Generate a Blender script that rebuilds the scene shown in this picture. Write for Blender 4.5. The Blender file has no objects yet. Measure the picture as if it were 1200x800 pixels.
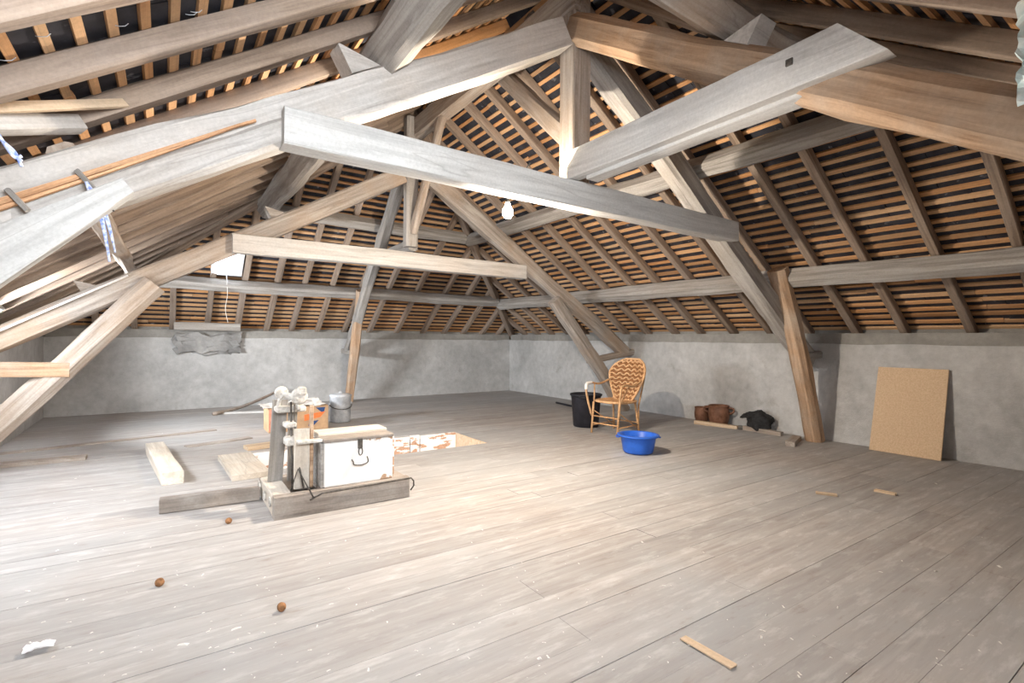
import bpy, bmesh, math, random
from mathutils import Vector, Matrix, noise
random.seed(7)
scene = bpy.context.scene
C = scene.collection
V = Vector

# ------------------------------------------------------------------ camera, world, light
H = 1.2
F, YAW, ROLL, Y0 = 596.64, 0.59862, 0.0092, 397.57
FW = V((math.sin(YAW), math.cos(YAW), 0)); RT = V((math.cos(YAW), -math.sin(YAW), 0)); UP = V((0, 0, 1))
cr, sr = math.cos(ROLL), math.sin(ROLL)
cam_d = bpy.data.cameras.new('camera'); cam = bpy.data.objects.new('camera', cam_d); C.objects.link(cam)
r_ = RT*cr + UP*sr; u_ = UP*cr - RT*sr
m = Matrix.Identity(4)
for i in range(3):
    m[i][0] = r_[i]; m[i][1] = u_[i]; m[i][2] = -FW[i]
m.translation = V((0, 0, H)); cam.matrix_world = m
cam_d.sensor_width = 36; cam_d.lens = 36*F/1200; cam_d.shift_y = (Y0-400)/1200; cam_d.clip_start = 0.02
scene.camera = cam

def ray(px, py):
    x = px-600; y = py-Y0
    a = x*cr+y*sr; b = -x*sr+y*cr
    return FW + RT*(a/F) + UP*(-b/F)
def hit(px, py, X=None, Y=None, Z=None):        # the point of a known plane that shows at a pixel
    d = ray(px, py); o = V((0, 0, H))
    t = X/d.x if X is not None else (Y/d.y if Y is not None else (Z-H)/d.z)
    return o+d*t

w = bpy.data.worlds.new('world'); scene.world = w; w.use_nodes = True
w.node_tree.nodes['Background'].inputs[0].default_value = (0.86, 0.93, 1.0, 1)
w.node_tree.nodes['Background'].inputs[1].default_value = 3.0

def area(name, loc, direction, sx, sy, power, col, spread=180):
    l = bpy.data.lights.new(name, 'AREA'); l.shape = 'RECTANGLE'; l.size = sx; l.size_y = sy; l.energy = power; l.color = col; l.spread = math.radians(spread)
    o = bpy.data.objects.new(name, l); C.objects.link(o); o.location = loc
    o.rotation_euler = V(direction).to_track_quat('-Z', 'Y').to_euler(); return o
area('daylight_added_side_window', (-1.28, 4.05, 1.52), (0.9, 0.3, -0.5), 1.2, 0.6, 9.5, (0.95, 0.98, 1.0), 170)  # daylight from the left, at a roof window added out of view
area('fill_added_middle_window', (-1.30, 5.28, 1.50), (0.95, 0.25, -0.3), 0.85, 0.5, 9, (0.95, 0.98, 1.0), 160)  # fill lamp at an added, unseen roof window, for the right side
area('fill_added_far_window', (-1.46, 6.92, 1.42), (0.92, 0.36, 0.0), 0.85, 0.2, 40, (0.95, 0.98, 1.0), 112)  # fill lamp at an added roof window, lifts far floor and back wall
area('fill_added_front_window', (0.35, -0.10, 2.12), (0.08, 1, 0.22), 1.25, 0.9, 62, (0.93, 0.97, 1.0), 150)  # fill lamp at a roof window added behind the camera
vs = scene.view_settings
vs.view_transform = 'Standard'; vs.look = 'None'; vs.gamma = 1; vs.use_curve_mapping = False; vs.exposure = 1.72

# ------------------------------------------------------------------ materials
MATS = {}
def nodes_of(name, rough=0.85):
    mt = bpy.data.materials.new(name); mt.use_nodes = True
    nt = mt.node_tree; b = nt.nodes['Principled BSDF']; b.inputs['Roughness'].default_value = rough
    b.inputs['Specular IOR Level'].default_value = 0.25
    MATS[name] = mt
    return nt, b
def N(nt, t, **k):
    n = nt.nodes.new(t)
    for a, v in k.items(): setattr(n, a, v)
    return n
def noise_n(nt, vec, scale, detail=4, rough=0.6, dist=0.0):
    n = N(nt, 'ShaderNodeTexNoise'); n.inputs['Scale'].default_value = scale; n.inputs['Detail'].default_value = detail
    n.inputs['Roughness'].default_value = rough; n.inputs['Distortion'].default_value = dist
    nt.links.new(vec, n.inputs['Vector']); return n.outputs['Fac']
def ramp(nt, fac, stops):
    r = N(nt, 'ShaderNodeValToRGB'); e = r.color_ramp.elements
    while len(e) < len(stops): e.new(0.5)
    for i, (p_, c_) in enumerate(stops):
        e[i].position = p_; e[i].color = (*c_, 1) if len(c_) == 3 else c_
    nt.links.new(fac, r.inputs[0]); return r.outputs[0]
def mix(nt, fac, a, b, mode='MIX'):
    n = N(nt, 'ShaderNodeMix', data_type='RGBA', blend_type=mode)
    for s, v in ((n.inputs[0], fac), (n.inputs[6], a), (n.inputs[7], b)):
        if isinstance(v, (int, float)): s.default_value = v
        elif isinstance(v, tuple): s.default_value = (*v, 1)
        else: nt.links.new(v, s)
    return n.outputs[2]
def math_n(nt, op, a, b=0.0):
    n = N(nt, 'ShaderNodeMath', operation=op)
    for s, v in ((n.inputs[0], a), (n.inputs[1], b)):
        if isinstance(v, (int, float)): s.default_value = v
        else: nt.links.new(v, s)
    return n.outputs[0]
def bump(nt, b, h, strength, dist=0.01):
    n = N(nt, 'ShaderNodeBump'); n.inputs['Strength'].default_value = strength; n.inputs['Distance'].default_value = dist
    nt.links.new(h, n.inputs['Height']); nt.links.new(n.outputs[0], b.inputs['Normal'])

def wood(name, dark, light, patch, patch_amt=0.5, grain=(1.2, 22, 22), rough=0.85, bstr=0.5, var=0.25, wpatch=1.3, crack=0.22, rand=False):
    """weathered wood: grain along local X, patches of a second tone, a little lightness change from piece to piece"""
    nt, b = nodes_of(name, rough)
    tc = N(nt, 'ShaderNodeTexCoord'); oi = N(nt, 'ShaderNodeObjectInfo')
    off = N(nt, 'ShaderNodeVectorMath', operation='MULTIPLY_ADD')
    nt.links.new(oi.outputs['Random'], off.inputs[0]); off.inputs[1].default_value = (37, 53, 71); nt.links.new(tc.outputs['Object'], off.inputs[2])
    mp = N(nt, 'ShaderNodeMapping'); mp.inputs['Scale'].default_value = grain; nt.links.new(off.outputs[0], mp.inputs[0])
    g = noise_n(nt, mp.outputs[0], 1.0, 6, 0.65, 0.6)
    col = ramp(nt, g, [(0.3, dark), (0.62, light)])
    geo = N(nt, 'ShaderNodeNewGeometry')
    pn = noise_n(nt, geo.outputs['Position'], wpatch, 4, 0.6)
    pf = ramp(nt, pn, [(0.42, (0, 0, 0)), (0.66, (1, 1, 1))])
    if rand: pf = math_n(nt, 'ADD', math_n(nt, 'MULTIPLY', pf, 0.4), math_n(nt, 'MULTIPLY', math_n(nt, 'FRACT', math_n(nt, 'MULTIPLY', oi.outputs['Random'], 17.0)), 1.2))
    col = mix(nt, math_n(nt, 'MULTIPLY', pf, patch_amt), col, patch)
    mc = N(nt, 'ShaderNodeMapping'); mc.inputs['Scale'].default_value = (0.35, 4.5, 4.5); nt.links.new(off.outputs[0], mc.inputs[0])
    ck = noise_n(nt, mc.outputs[0], 1.3, 2, 0.5, 0.15)
    col = mix(nt, math_n(nt, 'MULTIPLY', ramp(nt, ck, [(0.492, (0, 0, 0)), (0.4995, (1, 1, 1)), (0.5005, (1, 1, 1)), (0.508, (0, 0, 0))]), crack), col, (0.10, 0.08, 0.07))
    val = math_n(nt, 'ADD', math_n(nt, 'MULTIPLY', oi.outputs['Random'], var), 1-var*0.5)
    hv = N(nt, 'ShaderNodeHueSaturation'); nt.links.new(val, hv.inputs['Value']); nt.links.new(col, hv.inputs['Color'])
    fine = noise_n(nt, geo.outputs['Position'], 60, 3, 0.7)
    col = mix(nt, 0.25, hv.outputs[0], ramp(nt, fine, [(0.3, (0.35, 0.35, 0.35)), (0.7, (1, 1, 1))]), 'MULTIPLY')
    nt.links.new(col, b.inputs['Base Color'])
    bump(nt, b, g, bstr, 0.006)
    return MATS[name]
wood('timber', (0.21, 0.175, 0.15), (0.47, 0.43, 0.395), (0.42, 0.29, 0.19), 0.55)
wood('timber_grey', (0.22, 0.205, 0.19), (0.46, 0.44, 0.42), (0.33, 0.29, 0.25), 0.5)
wood('timber_pale', (0.38, 0.36, 0.34), (0.62, 0.60, 0.58), (0.54, 0.46, 0.39), 0.45)
wood('timber_white', (0.46, 0.46, 0.455), (0.66, 0.66, 0.65), (0.58, 0.55, 0.52), 0.45)
wood('timber_brown', (0.24, 0.14, 0.08), (0.56, 0.38, 0.25), (0.50, 0.43, 0.36), 0.6, wpatch=2.2)
wood('rafter_wood', (0.17, 0.12, 0.09), (0.40, 0.31, 0.24), (0.36, 0.30, 0.26), 0.6)
wood('lath_wood', (0.36, 0.16, 0.06), (0.68, 0.35, 0.15), (0.64, 0.44, 0.27), 0.55, grain=(2, 30, 30), var=0.5, wpatch=1.8, crack=0.2, rand=True)
wood('rafter_bulb_glow', (0.40, 0.19, 0.07), (0.62, 0.33, 0.14), (0.45, 0.30, 0.19), 0.5)  # orange stands for the bulb's warm light, put into the wood colour
wood('lath_new', (0.50, 0.26, 0.13), (0.70, 0.42, 0.24), (0.66, 0.44, 0.28), 0.3, grain=(2, 60, 60))
wood('plank_old', (0.20, 0.165, 0.14), (0.40, 0.35, 0.31), (0.50, 0.46, 0.42), 0.6, wpatch=4)
wood('plank_pale', (0.52, 0.47, 0.41), (0.76, 0.71, 0.64), (0.62, 0.50, 0.38), 0.4, wpatch=4)
wood('offcut', (0.50, 0.36, 0.24), (0.70, 0.54, 0.38), (0.66, 0.54, 0.42), 0.4)
wood('rattan', (0.38, 0.19, 0.08), (0.72, 0.44, 0.23), (0.68, 0.46, 0.28), 0.4, grain=(8, 20, 20), rough=0.5, crack=0.0)
wood('rattan_dark', (0.22, 0.09, 0.035), (0.36, 0.17, 0.07), (0.30, 0.14, 0.06), 0.4, grain=(8, 20, 20), rough=0.5, crack=0.0)

def floor_mat():
    nt, b = nodes_of('floor_boards', 0.75)
    tc = N(nt, 'ShaderNodeTexCoord'); oi = N(nt, 'ShaderNodeObjectInfo'); geo = N(nt, 'ShaderNodeNewGeometry')
    off = N(nt, 'ShaderNodeVectorMath', operation='MULTIPLY_ADD')
    nt.links.new(oi.outputs['Random'], off.inputs[0]); off.inputs[1].default_value = (37, 53, 71); nt.links.new(geo.outputs['Position'], off.inputs[2])
    mp = N(nt, 'ShaderNodeMapping'); mp.inputs['Scale'].default_value = (0.9, 16, 1); nt.links.new(off.outputs[0], mp.inputs[0])
    g = noise_n(nt, mp.outputs[0], 1.0, 7, 0.68, 0.8)
    col = ramp(nt, g, [(0.28, (0.26, 0.225, 0.205)), (0.5, (0.39, 0.35, 0.325)), (0.7, (0.49, 0.455, 0.43))])
    # grey dust lies in large drifts, scuffed off in the walked middle
    d = noise_n(nt, geo.outputs['Position'], 0.55, 6, 0.62, 0.4)
    df = ramp(nt, d, [(0.36, (0.15, 0.15, 0.15)), (0.62, (0.85, 0.85, 0.85))])
    col = mix(nt, df, col, (0.40, 0.407, 0.418))
    mp2 = N(nt, 'ShaderNodeMapping'); mp2.inputs['Scale'].default_value = (2.2, 9, 1); nt.links.new(geo.outputs['Position'], mp2.inputs[0])
    s = noise_n(nt, mp2.outputs[0], 1.6, 6, 0.7)
    col = mix(nt, ramp(nt, s, [(0.52, (0, 0, 0)), (0.70, (0.6, 0.6, 0.6))]), col, (0.60, 0.595, 0.59))
    col = mix(nt, ramp(nt, s, [(0.26, (0.7, 0.7, 0.7)), (0.42, (0, 0, 0))]), col, (0.27, 0.23, 0.20))
    val = math_n(nt, 'ADD', math_n(nt, 'MULTIPLY', oi.outputs['Random'], 0.16), 0.92)
    hv = N(nt, 'ShaderNodeHueSaturation'); nt.links.new(val, hv.inputs['Value']); nt.links.new(col, hv.inputs['Color'])
    nt.links.new(hv.outputs[0], b.inputs['Base Color'])
    bump(nt, b, g, 0.25, 0.003)
floor_mat()

def plaster(name, base, dark, pale):
    nt, b = nodes_of(name, 0.95)
    geo = N(nt, 'ShaderNodeNewGeometry')
    a = noise_n(nt, geo.outputs['Position'], 0.9, 6, 0.62, 0.3)
    col = ramp(nt, a, [(0.3, dark), (0.5, base), (0.7, pale)])
    f = noise_n(nt, geo.outputs['Position'], 9, 6, 0.7)
    col = mix(nt, 0.5, col, ramp(nt, f, [(0.3, (0.55, 0.55, 0.55)), (0.65, (1, 1, 1))]), 'MULTIPLY')
    sp = noise_n(nt, geo.outputs['Position'], 2.3, 5, 0.7)
    col = mix(nt, ramp(nt, sp, [(0.60, (0, 0, 0)), (0.75, (0.7, 0.7, 0.7))]), col, (0.30, 0.28, 0.26))
    nt.links.new(col, b.inputs['Base Color'])
    f2 = noise_n(nt, geo.outputs['Position'], 28, 6, 0.75)
    bump(nt, b, math_n(nt, 'ADD', math_n(nt, 'MULTIPLY', f, 0.7), math_n(nt, 'MULTIPLY', f2, 0.5)), 0.7, 0.02)
plaster('plaster', (0.53, 0.53, 0.53), (0.42, 0.42, 0.42), (0.64, 0.64, 0.64))
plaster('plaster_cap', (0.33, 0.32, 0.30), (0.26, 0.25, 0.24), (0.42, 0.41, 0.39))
plaster('rubble', (0.34, 0.335, 0.33), (0.16, 0.16, 0.16), (0.54, 0.53, 0.52))

def slate_mat():
    nt, b = nodes_of('slate', 0.6)
    geo = N(nt, 'ShaderNodeNewGeometry'); oi = N(nt, 'ShaderNodeObjectInfo')
    a = noise_n(nt, geo.outputs['Position'], 7, 5, 0.6)
    col = ramp(nt, a, [(0.3, (0.016, 0.017, 0.024)), (0.7, (0.050, 0.052, 0.066))])
    sp = noise_n(nt, geo.outputs['Position'], 11, 3, 0.5)
    col = mix(nt, ramp(nt, sp, [(0.66, (0, 0, 0)), (0.74, (0.55, 0.55, 0.55))]), col, (0.34, 0.35, 0.38))
    nt.links.new(col, b.inputs['Base Color']); bump(nt, b, a, 0.4, 0.004)
slate_mat()
def simple(name, col, rough=0.6, metal=0.0, vary=0.0, scale=20, col2=None, em=None):
    nt, b = nodes_of(name, rough); b.inputs['Metallic'].default_value = metal
    geo = N(nt, 'ShaderNodeTexCoord')
    n = noise_n(nt, geo.outputs['Object'], scale, 5, 0.65)
    c2 = col2 or tuple(min(1, c*(1+vary)) for c in col)
    c1 = col if col2 else tuple(c*(1-vary) for c in col)
    nt.links.new(ramp(nt, n, [(0.38, c1), (0.64, c2)]), b.inputs['Base Color'])
    if em:
        b.inputs['Emission Color'].default_value = (*em[0], 1); b.inputs['Emission Strength'].default_value = em[1]
    return MATS[name]
simple('subfloor', (0.16, 0.145, 0.13), 0.95, vary=0.3)
simple('deck', (0.02, 0.02, 0.024), 0.9, vary=0.2)
simple('iron', (0.12, 0.11, 0.10), 0.6, 0.6, 0.4, 30)
simple('dusty_iron', (0.40, 0.38, 0.35), 0.8, 0.0, 0.0, 22, (0.74, 0.71, 0.67))
simple('zinc', (0.42, 0.45, 0.49), 0.45, 0.35, 0.0, 9, (0.66, 0.69, 0.73))
simple('blue_plastic', (0.03, 0.13, 0.58), 0.38, 0, 0.12, 6)
simple('black_plastic', (0.018, 0.018, 0.024), 0.45, 0, 0.3, 8)
simple('black_cloth', (0.030, 0.030, 0.032), 0.95, 0, 0.4, 14)
simple('earthenware', (0.13, 0.06, 0.035), 0.55, 0, 0.0, 9, (0.25, 0.125, 0.08))
simple('white_wrap', (0.78, 0.76, 0.73), 0.8, 0, 0.06)
simple('white_plastic', (0.82, 0.82, 0.84), 0.6, 0, 0.05)
simple('paper', (0.86, 0.86, 0.90), 0.9, 0, 0.06, 8)
simple('blue_rope', (0.16, 0.24, 0.62), 0.8, 0, 0.0, 60, (0.72, 0.76, 0.84))
simple('pale_sheet', (0.45, 0.62, 0.66), 0.6, 0, 0.0, 9, (0.80, 0.86, 0.86))
simple('string', (0.72, 0.70, 0.66), 0.9, 0, 0.1)
simple('nut', (0.30, 0.15, 0.07), 0.8, 0, 0.4, 50)
simple('plaster_crumb', (0.80, 0.78, 0.75), 0.95, 0, 0.08)
simple('cardboard', (0.50, 0.33, 0.20), 0.9, 0, 0.12, 10)
simple('print_orange', (0.85, 0.20, 0.06), 0.7, 0, 0.1)
simple('print_blue', (0.03, 0.07, 0.20), 0.7, 0, 0.1)
simple('print_pink', (0.66, 0.30, 0.22), 0.8, 0, 0.12, 12)
simple('dust_sheet', (0.55, 0.52, 0.49), 0.95, 0, 0.0, 8, (0.78, 0.75, 0.71))
simple('chipboard', (0.62, 0.44, 0.28), 0.8, 0, 0.0, 70, (0.74, 0.56, 0.38))
simple('brass', (0.55, 0.42, 0.22), 0.4, 0.8, 0.2)
simple('socket', (0.05, 0.05, 0.05), 0.5, 0, 0.2)
simple('bulb_glass', (1, 0.9, 0.7), 0.3, em=((1.0, 0.80, 0.42), 60))
def peel():
    nt, b = nodes_of('peeling_paint', 0.7)
    tc = N(nt, 'ShaderNodeTexCoord'); geo = N(nt, 'ShaderNodeNewGeometry')
    mp = N(nt, 'ShaderNodeMapping'); mp.inputs['Scale'].default_value = (3.0, 3.0, 9.0); nt.links.new(geo.outputs['Position'], mp.inputs[0])
    n = noise_n(nt, mp.outputs[0], 1.3, 5, 0.6)
    g = noise_n(nt, geo.outputs['Position'], 30, 4, 0.6)
    w_ = ramp(nt, g, [(0.3, (0.42, 0.24, 0.15)), (0.7, (0.60, 0.38, 0.26))])
    col = mix(nt, ramp(nt, n, [(0.53, (0, 0, 0)), (0.56, (1, 1, 1))]), (0.86, 0.85, 0.84), w_)
    nt.links.new(col, b.inputs['Base Color'])
peel()
def chest_paint():
    nt, b = nodes_of('chest_paint', 0.6)
    tc = N(nt, 'ShaderNodeTexCoord'); sx = N(nt, 'ShaderNodeSeparateXYZ'); nt.links.new(tc.outputs['Object'], sx.inputs[0])
    n = noise_n(nt, tc.outputs['Object'], 9, 5, 0.65)
    # worn to bare wood along the top edge and at the lower right corner
    top = math_n(nt, 'MULTIPLY', math_n(nt, 'SUBTRACT', sx.outputs[2], 0.29), 7.0)
    low = math_n(nt, 'SUBTRACT', math_n(nt, 'MULTIPLY', math_n(nt, 'SUBTRACT', sx.outputs[0], 0.06), 1.4), math_n(nt, 'MULTIPLY', sx.outputs[2], 4.5))
    f = math_n(nt, 'ADD', n, math_n(nt, 'MAXIMUM', top, low))
    col = mix(nt, ramp(nt, f, [(0.66, (0, 0, 0)), (0.70, (1, 1, 1))]), (0.90, 0.89, 0.88), (0.50, 0.33, 0.22))
    nt.links.new(col, b.inputs['Base Color'])
chest_paint()
def glass():
    mt = bpy.data.materials.new('window_glass'); mt.use_nodes = True; nt = mt.node_tree; nt.nodes.clear()
    o = N(nt, 'ShaderNodeOutputMaterial'); a = N(nt, 'ShaderNodeBsdfTransparent'); b = N(nt, 'ShaderNodeBsdfGlossy')
    b.inputs['Roughness'].default_value = 0.05
    mx = N(nt, 'ShaderNodeMixShader'); mx.inputs[0].default_value = 0.06
    nt.links.new(a.outputs[0], mx.inputs[1]); nt.links.new(b.outputs[0], mx.inputs[2]); nt.links.new(mx.outputs[0], o.inputs[0]); MATS['window_glass'] = mt
glass()

# ------------------------------------------------------------------ object helpers
def link(name, me, mat, parent=None, mw=None):
    o = bpy.data.objects.new(name, me); C.objects.link(o)
    if mat and not me.materials: me.materials.append(MATS[mat])
    if mw is None: mw = Matrix.Identity(4)
    if parent is not None:
        o.parent = parent; o.matrix_local = WM[parent.name].inverted() @ mw
    else: o.matrix_world = mw
    WM[o.name] = mw.copy()
    return o
WM = {}
def tag(o, label=None, cat=None, group=None, kind=None):
    if label: o['label'] = label
    if cat: o['category'] = cat
    if group: o['group'] = group
    if kind: o['kind'] = kind
    return o
def thing(name, loc, label, cat, rotz=0, group=None):
    o = bpy.data.objects.new(name, None); C.objects.link(o); o.empty_display_size = 0.1
    mw = Matrix.Translation(loc) @ Matrix.Rotation(rotz, 4, 'Z'); o.matrix_world = mw; WM[o.name] = mw
    return tag(o, label, cat, group)
def done(bm, name, smooth=False):
    bmesh.ops.recalc_face_normals(bm, faces=bm.faces)
    me = bpy.data.meshes.new(name); bm.to_mesh(me); bm.free()
    if smooth: me.polygons.foreach_set('use_smooth', [True]*len(me.polygons))
    return me
def box_bm(bm, lo, hi, bev=0.0):
    vs_ = [bm.verts.new((x, y, z)) for z in (lo[2], hi[2]) for y in (lo[1], hi[1]) for x in (lo[0], hi[0])]
    fs = [bm.faces.new([vs_[i] for i in q]) for q in ((0, 2, 3, 1), (4, 5, 7, 6), (0, 1, 5, 4), (2, 6, 7, 3), (0, 4, 6, 2), (1, 3, 7, 5))]
    if bev:
        es = {e for f in fs for e in f.edges}
        bmesh.ops.bevel(bm, geom=list(es), offset=bev, segments=1, affect='EDGES')
def box(name, lo, hi, mat, parent=None, mw=None, bev=0.004):
    bm = bmesh.new(); box_bm(bm, lo, hi, bev); return link(name, done(bm, name), mat, parent, mw)
def frame(p0, p1, up=(0, 0, 1)):
    x = (V(p1)-V(p0)).normalized(); y = V(up).cross(x)
    if y.length < 1e-4: y = V((0, 1, 0)).cross(x)
    y.normalize(); z = x.cross(y)
    mm = Matrix((x, y, z)).transposed().to_4x4(); mm.translation = V(p0); return mm
def timber_mesh(L, w_, h, seg=12, wob=0.01, bow=(0, 0), cham=0.18, w1=None, h1=None, round_=0.0, cut0=0, cut1=0, seed=0):
    """hewn beam along local X: chamfered section, wandering edges, optional bow and slanted ends"""
    bm = bmesh.new(); rings = []
    w1 = w1 or w_; h1 = h1 or h
    for i in range(seg+1):
        t = i/seg; ww = w_+(w1-w_)*t; hh = h+(h1-h)*t
        cc = min(ww, hh)*(cham+round_*0.12)
        a, b = ww/2, hh/2
        sec = [(a, b-cc), (a-cc, b), (-a+cc, b), (-a, b-cc), (-a, -b+cc), (-a+cc, -b), (a-cc, -b), (a, -b+cc)]
        oy = bow[0]*4*t*(1-t)+wob*noise.noise((L*t*0.7, seed*3.1, 1.7)); oz = bow[1]*4*t*(1-t)+wob*noise.noise((L*t*0.7, 5.2, seed*2.3))
        ring = []
        for k, (y, z) in enumerate(sec):
            j = wob*0.55*noise.noise((L*t*3, k*7.7+seed, 0.4)); x = L*t
            if i == 0: x += cut0*z/hh
            if i == seg: x += cut1*z/hh
            ring.append(bm.verts.new((x, y*(1+j/ww*2)+oy, z*(1+j/hh*2)+oz)))
        rings.append(ring)
    for i in range(seg):
        for k in range(8):
            bm.faces.new((rings[i][k], rings[i][(k+1) % 8], rings[i+1][(k+1) % 8], rings[i+1][k]))
    bm.faces.new(rings[0]); bm.faces.new(list(reversed(rings[-1])))
    return bm
SEED = [0]
def timber(name, p0, p1, w_, h, mat, parent=None, up=(0, 0, 1), **k):
    SEED[0] += 1
    L = (V(p1)-V(p0)).length
    me = done(timber_mesh(L, w_, h, seed=SEED[0], **k), name, True); me.set_sharp_from_angle(angle=math.radians(32))
    return link(name, me, mat, parent, frame(p0, p1, up))
def tube_bm(bm, pts, r, n=8, r1=None, closed=False):
    pts = [V(p_) for p_ in pts]; rings = []; K = len(pts)
    ref = None
    for i, p_ in enumerate(pts):
        if closed: d = pts[(i+1) % K]-pts[i-1]
        else: d = pts[min(i+1, K-1)]-pts[max(i-1, 0)]
        d.normalize()
        if ref is None: ref = V((0, 0, 1)) if abs(d.z) < 0.9 else V((1, 0, 0))
        a = d.cross(ref)
        if a.length < 1e-4: a = d.cross(V((0.3, 1, 0.2)))
        a.normalize(); b = a.cross(d); ref = b
        rr = r if r1 is None else r+(r1-r)*i/(K-1)
        rings.append([bm.verts.new(p_+(a*math.cos(2*math.pi*j/n)+b*math.sin(2*math.pi*j/n))*rr) for j in range(n)])
    for i in range(K if closed else K-1):
        A, B = rings[i], rings[(i+1) % K]
        for j in range(n): bm.faces.new((A[j], A[(j+1) % n], B[(j+1) % n], B[j]))
    if not closed:
        bm.faces.new(list(reversed(rings[0]))); bm.faces.new(rings[-1])
def tube(name, pts, r, mat, parent=None, mw=None, n=8, r1=None, closed=False):
    bm = bmesh.new(); tube_bm(bm, pts, r, n, r1, closed); return link(name, done(bm, name, True), mat, parent, mw)
def lathe_bm(bm, prof, n=32, c=(0, 0, 0)):
    rings = [[bm.verts.new((c[0]+r*math.cos(2*math.pi*j/n), c[1]+r*math.sin(2*math.pi*j/n), c[2]+z)) for j in range(n)] if r > 1e-5 else [bm.verts.new((c[0], c[1], c[2]+z))] for r, z in prof]
    for A, B in zip(rings, rings[1:]):
        for j in range(n):
            a = [A[j % len(A)], A[(j+1) % len(A)], B[(j+1) % len(B)], B[j % len(B)]]
            u = []
            for q in a:
                if q not in u: u.append(q)
            if len(u) > 2: bm.faces.new(u)
def lathe(name, prof, mat, parent=None, mw=None, n=32, smooth=True):
    bm = bmesh.new(); lathe_bm(bm, prof, n); return link(name, done(bm, name, smooth), mat, parent, mw)
def curve_pts(ps, n=24):
    """Catmull-Rom through the points"""
    ps = [V(q) for q in ps]; P = [ps[0]*2-ps[1]]+ps+[ps[-1]*2-ps[-2]]; out = []
    for i in range(1, len(P)-2):
        for k in range(n):
            t = k/n; a, b, c, d = P[i-1], P[i], P[i+1], P[i+2]
            out.append(0.5*((2*b)+(c-a)*t+(2*a-5*b+4*c-d)*t*t+(3*b-a-3*c+d)*t*t*t))
    out.append(ps[-1]); return out

# ------------------------------------------------------------------ the shell: dimensions
XL, XR, YN, YB, ZW = -1.45, 6.74, -1.0, 9.97, 1.18
HX0, HX1, HY0, HY1 = 0.72, 3.10, 5.02, 5.80                     # stair opening in the floor
EX0, EX1, EY0, EY1, EZ = -1.70, 6.95, -1.20, 10.15, 1.25         # line where the rafters meet the wall heads
RX, RZ, A1Y, A2Y = 2.70, 4.16, 3.13, 6.20                        # ridge between the two hips

# floor: joist level slab with the stair hole, planks on it
bm = bmesh.new()
for lo, hi in (((XL-.3, YN-.3), (XR+.3, HY0)), ((XL-.3, HY1), (XR+.3, YB+.3)), ((XL-.3, HY0), (HX0, HY1)), ((HX1, HY0), (XR+.3, HY1))):
    box_bm(bm, (lo[0], lo[1], -0.20), (hi[0], hi[1], -0.028))
floor = tag(link('floor', done(bm, 'floor'), 'subfloor'), 'wide wooden attic floor of dusty pale boards', kind='structure')
pm = bmesh.new(); box_bm(pm, (0, -0.5, -0.5), (1, 0.5, 0.5)); plank_me = done(pm, 'plank'); plank_me.materials.append(MATS['floor_boards'])
y = YN+0.002
while y < YB-0.02:
    wd = random.choice((0.15, 0.165, 0.18, 0.20)); wd = min(wd, YB-y)
    if y < HY0 < y+wd: wd = HY0-y
    if y < HY1 < y+wd: wd = HY1-y
    if wd < 0.06 and not abs(y+wd-HY0) < 1e-6 and not abs(y+wd-HY1) < 1e-6: break
    spans = [(XL, XR)] if (y+wd <= HY0+1e-6 or y >= HY1-1e-6) else [(XL, HX0), (HX1, XR)]
    for a, b in spans:
        x = a
        while x < b-0.01:
            L = random.uniform(2.6, 5.2)
            if b-(x+L) < 1.2: L = b-x
            o = bpy.data.objects.new('plank', plank_me); C.objects.link(o); o.parent = floor
            o.location = (x+0.001, y+wd/2, -0.014+random.uniform(-0.0015, 0.001)); o.scale = (L-0.003, wd-random.uniform(0.001, 0.003), 0.026)
            x += L
    y += wd
# stair opening: boarded sides going down to the storey below
st = thing('stairwell', ((HX0+HX1)/2, (HY0+HY1)/2, -1.3), 'boarded stair opening cut in the floor, sides in peeling white paint', 'stair opening')
st['kind'] = 'structure'
xs = [HX0, 1.30, 1.92, 2.47, 2.60, HX1]
for i in range(5):
    box('side_board', (xs[i]+.003, HY1-0.002, -1.3), (xs[i+1]-.003, HY1+0.03+random.uniform(0, .004), 0.004 if i != 3 else 0.015), 'peeling_paint', st)
for i in range(3):
    x0 = HX0+(HX1-HX0)*i/3
    box('side_board', (x0+.003, HY0-0.02, -1.3), (x0+(HX1-HX0)/3-.003, HY0+0.008, -0.003), 'peeling_paint', st)
box('end_board', (HX0-0.02, HY0, -1.3), (HX0+.008, HY1-.003, -0.003), 'peeling_paint', st)
for i in range(2):
    box('end_board', (HX1-.012, HY0+.39*i+.002, -1.3), (HX1+0.02, HY0+.39*(i+1)-.006, -0.003), 'offcut', st)
for i in range(4):
    box('stair_tread', (HX0+.1+.5*i, HY0+.02, -1.25+.25*i-.25), (HX0+.42+.5*i, HY1-.02, -1.21+.25*i-.25), 'plank_old', st)
box('lower_floor', (HX0-0.03, HY0-.03, -1.75), (HX1+.03, HY1+.03, -1.70), 'plank_old', st)

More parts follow.
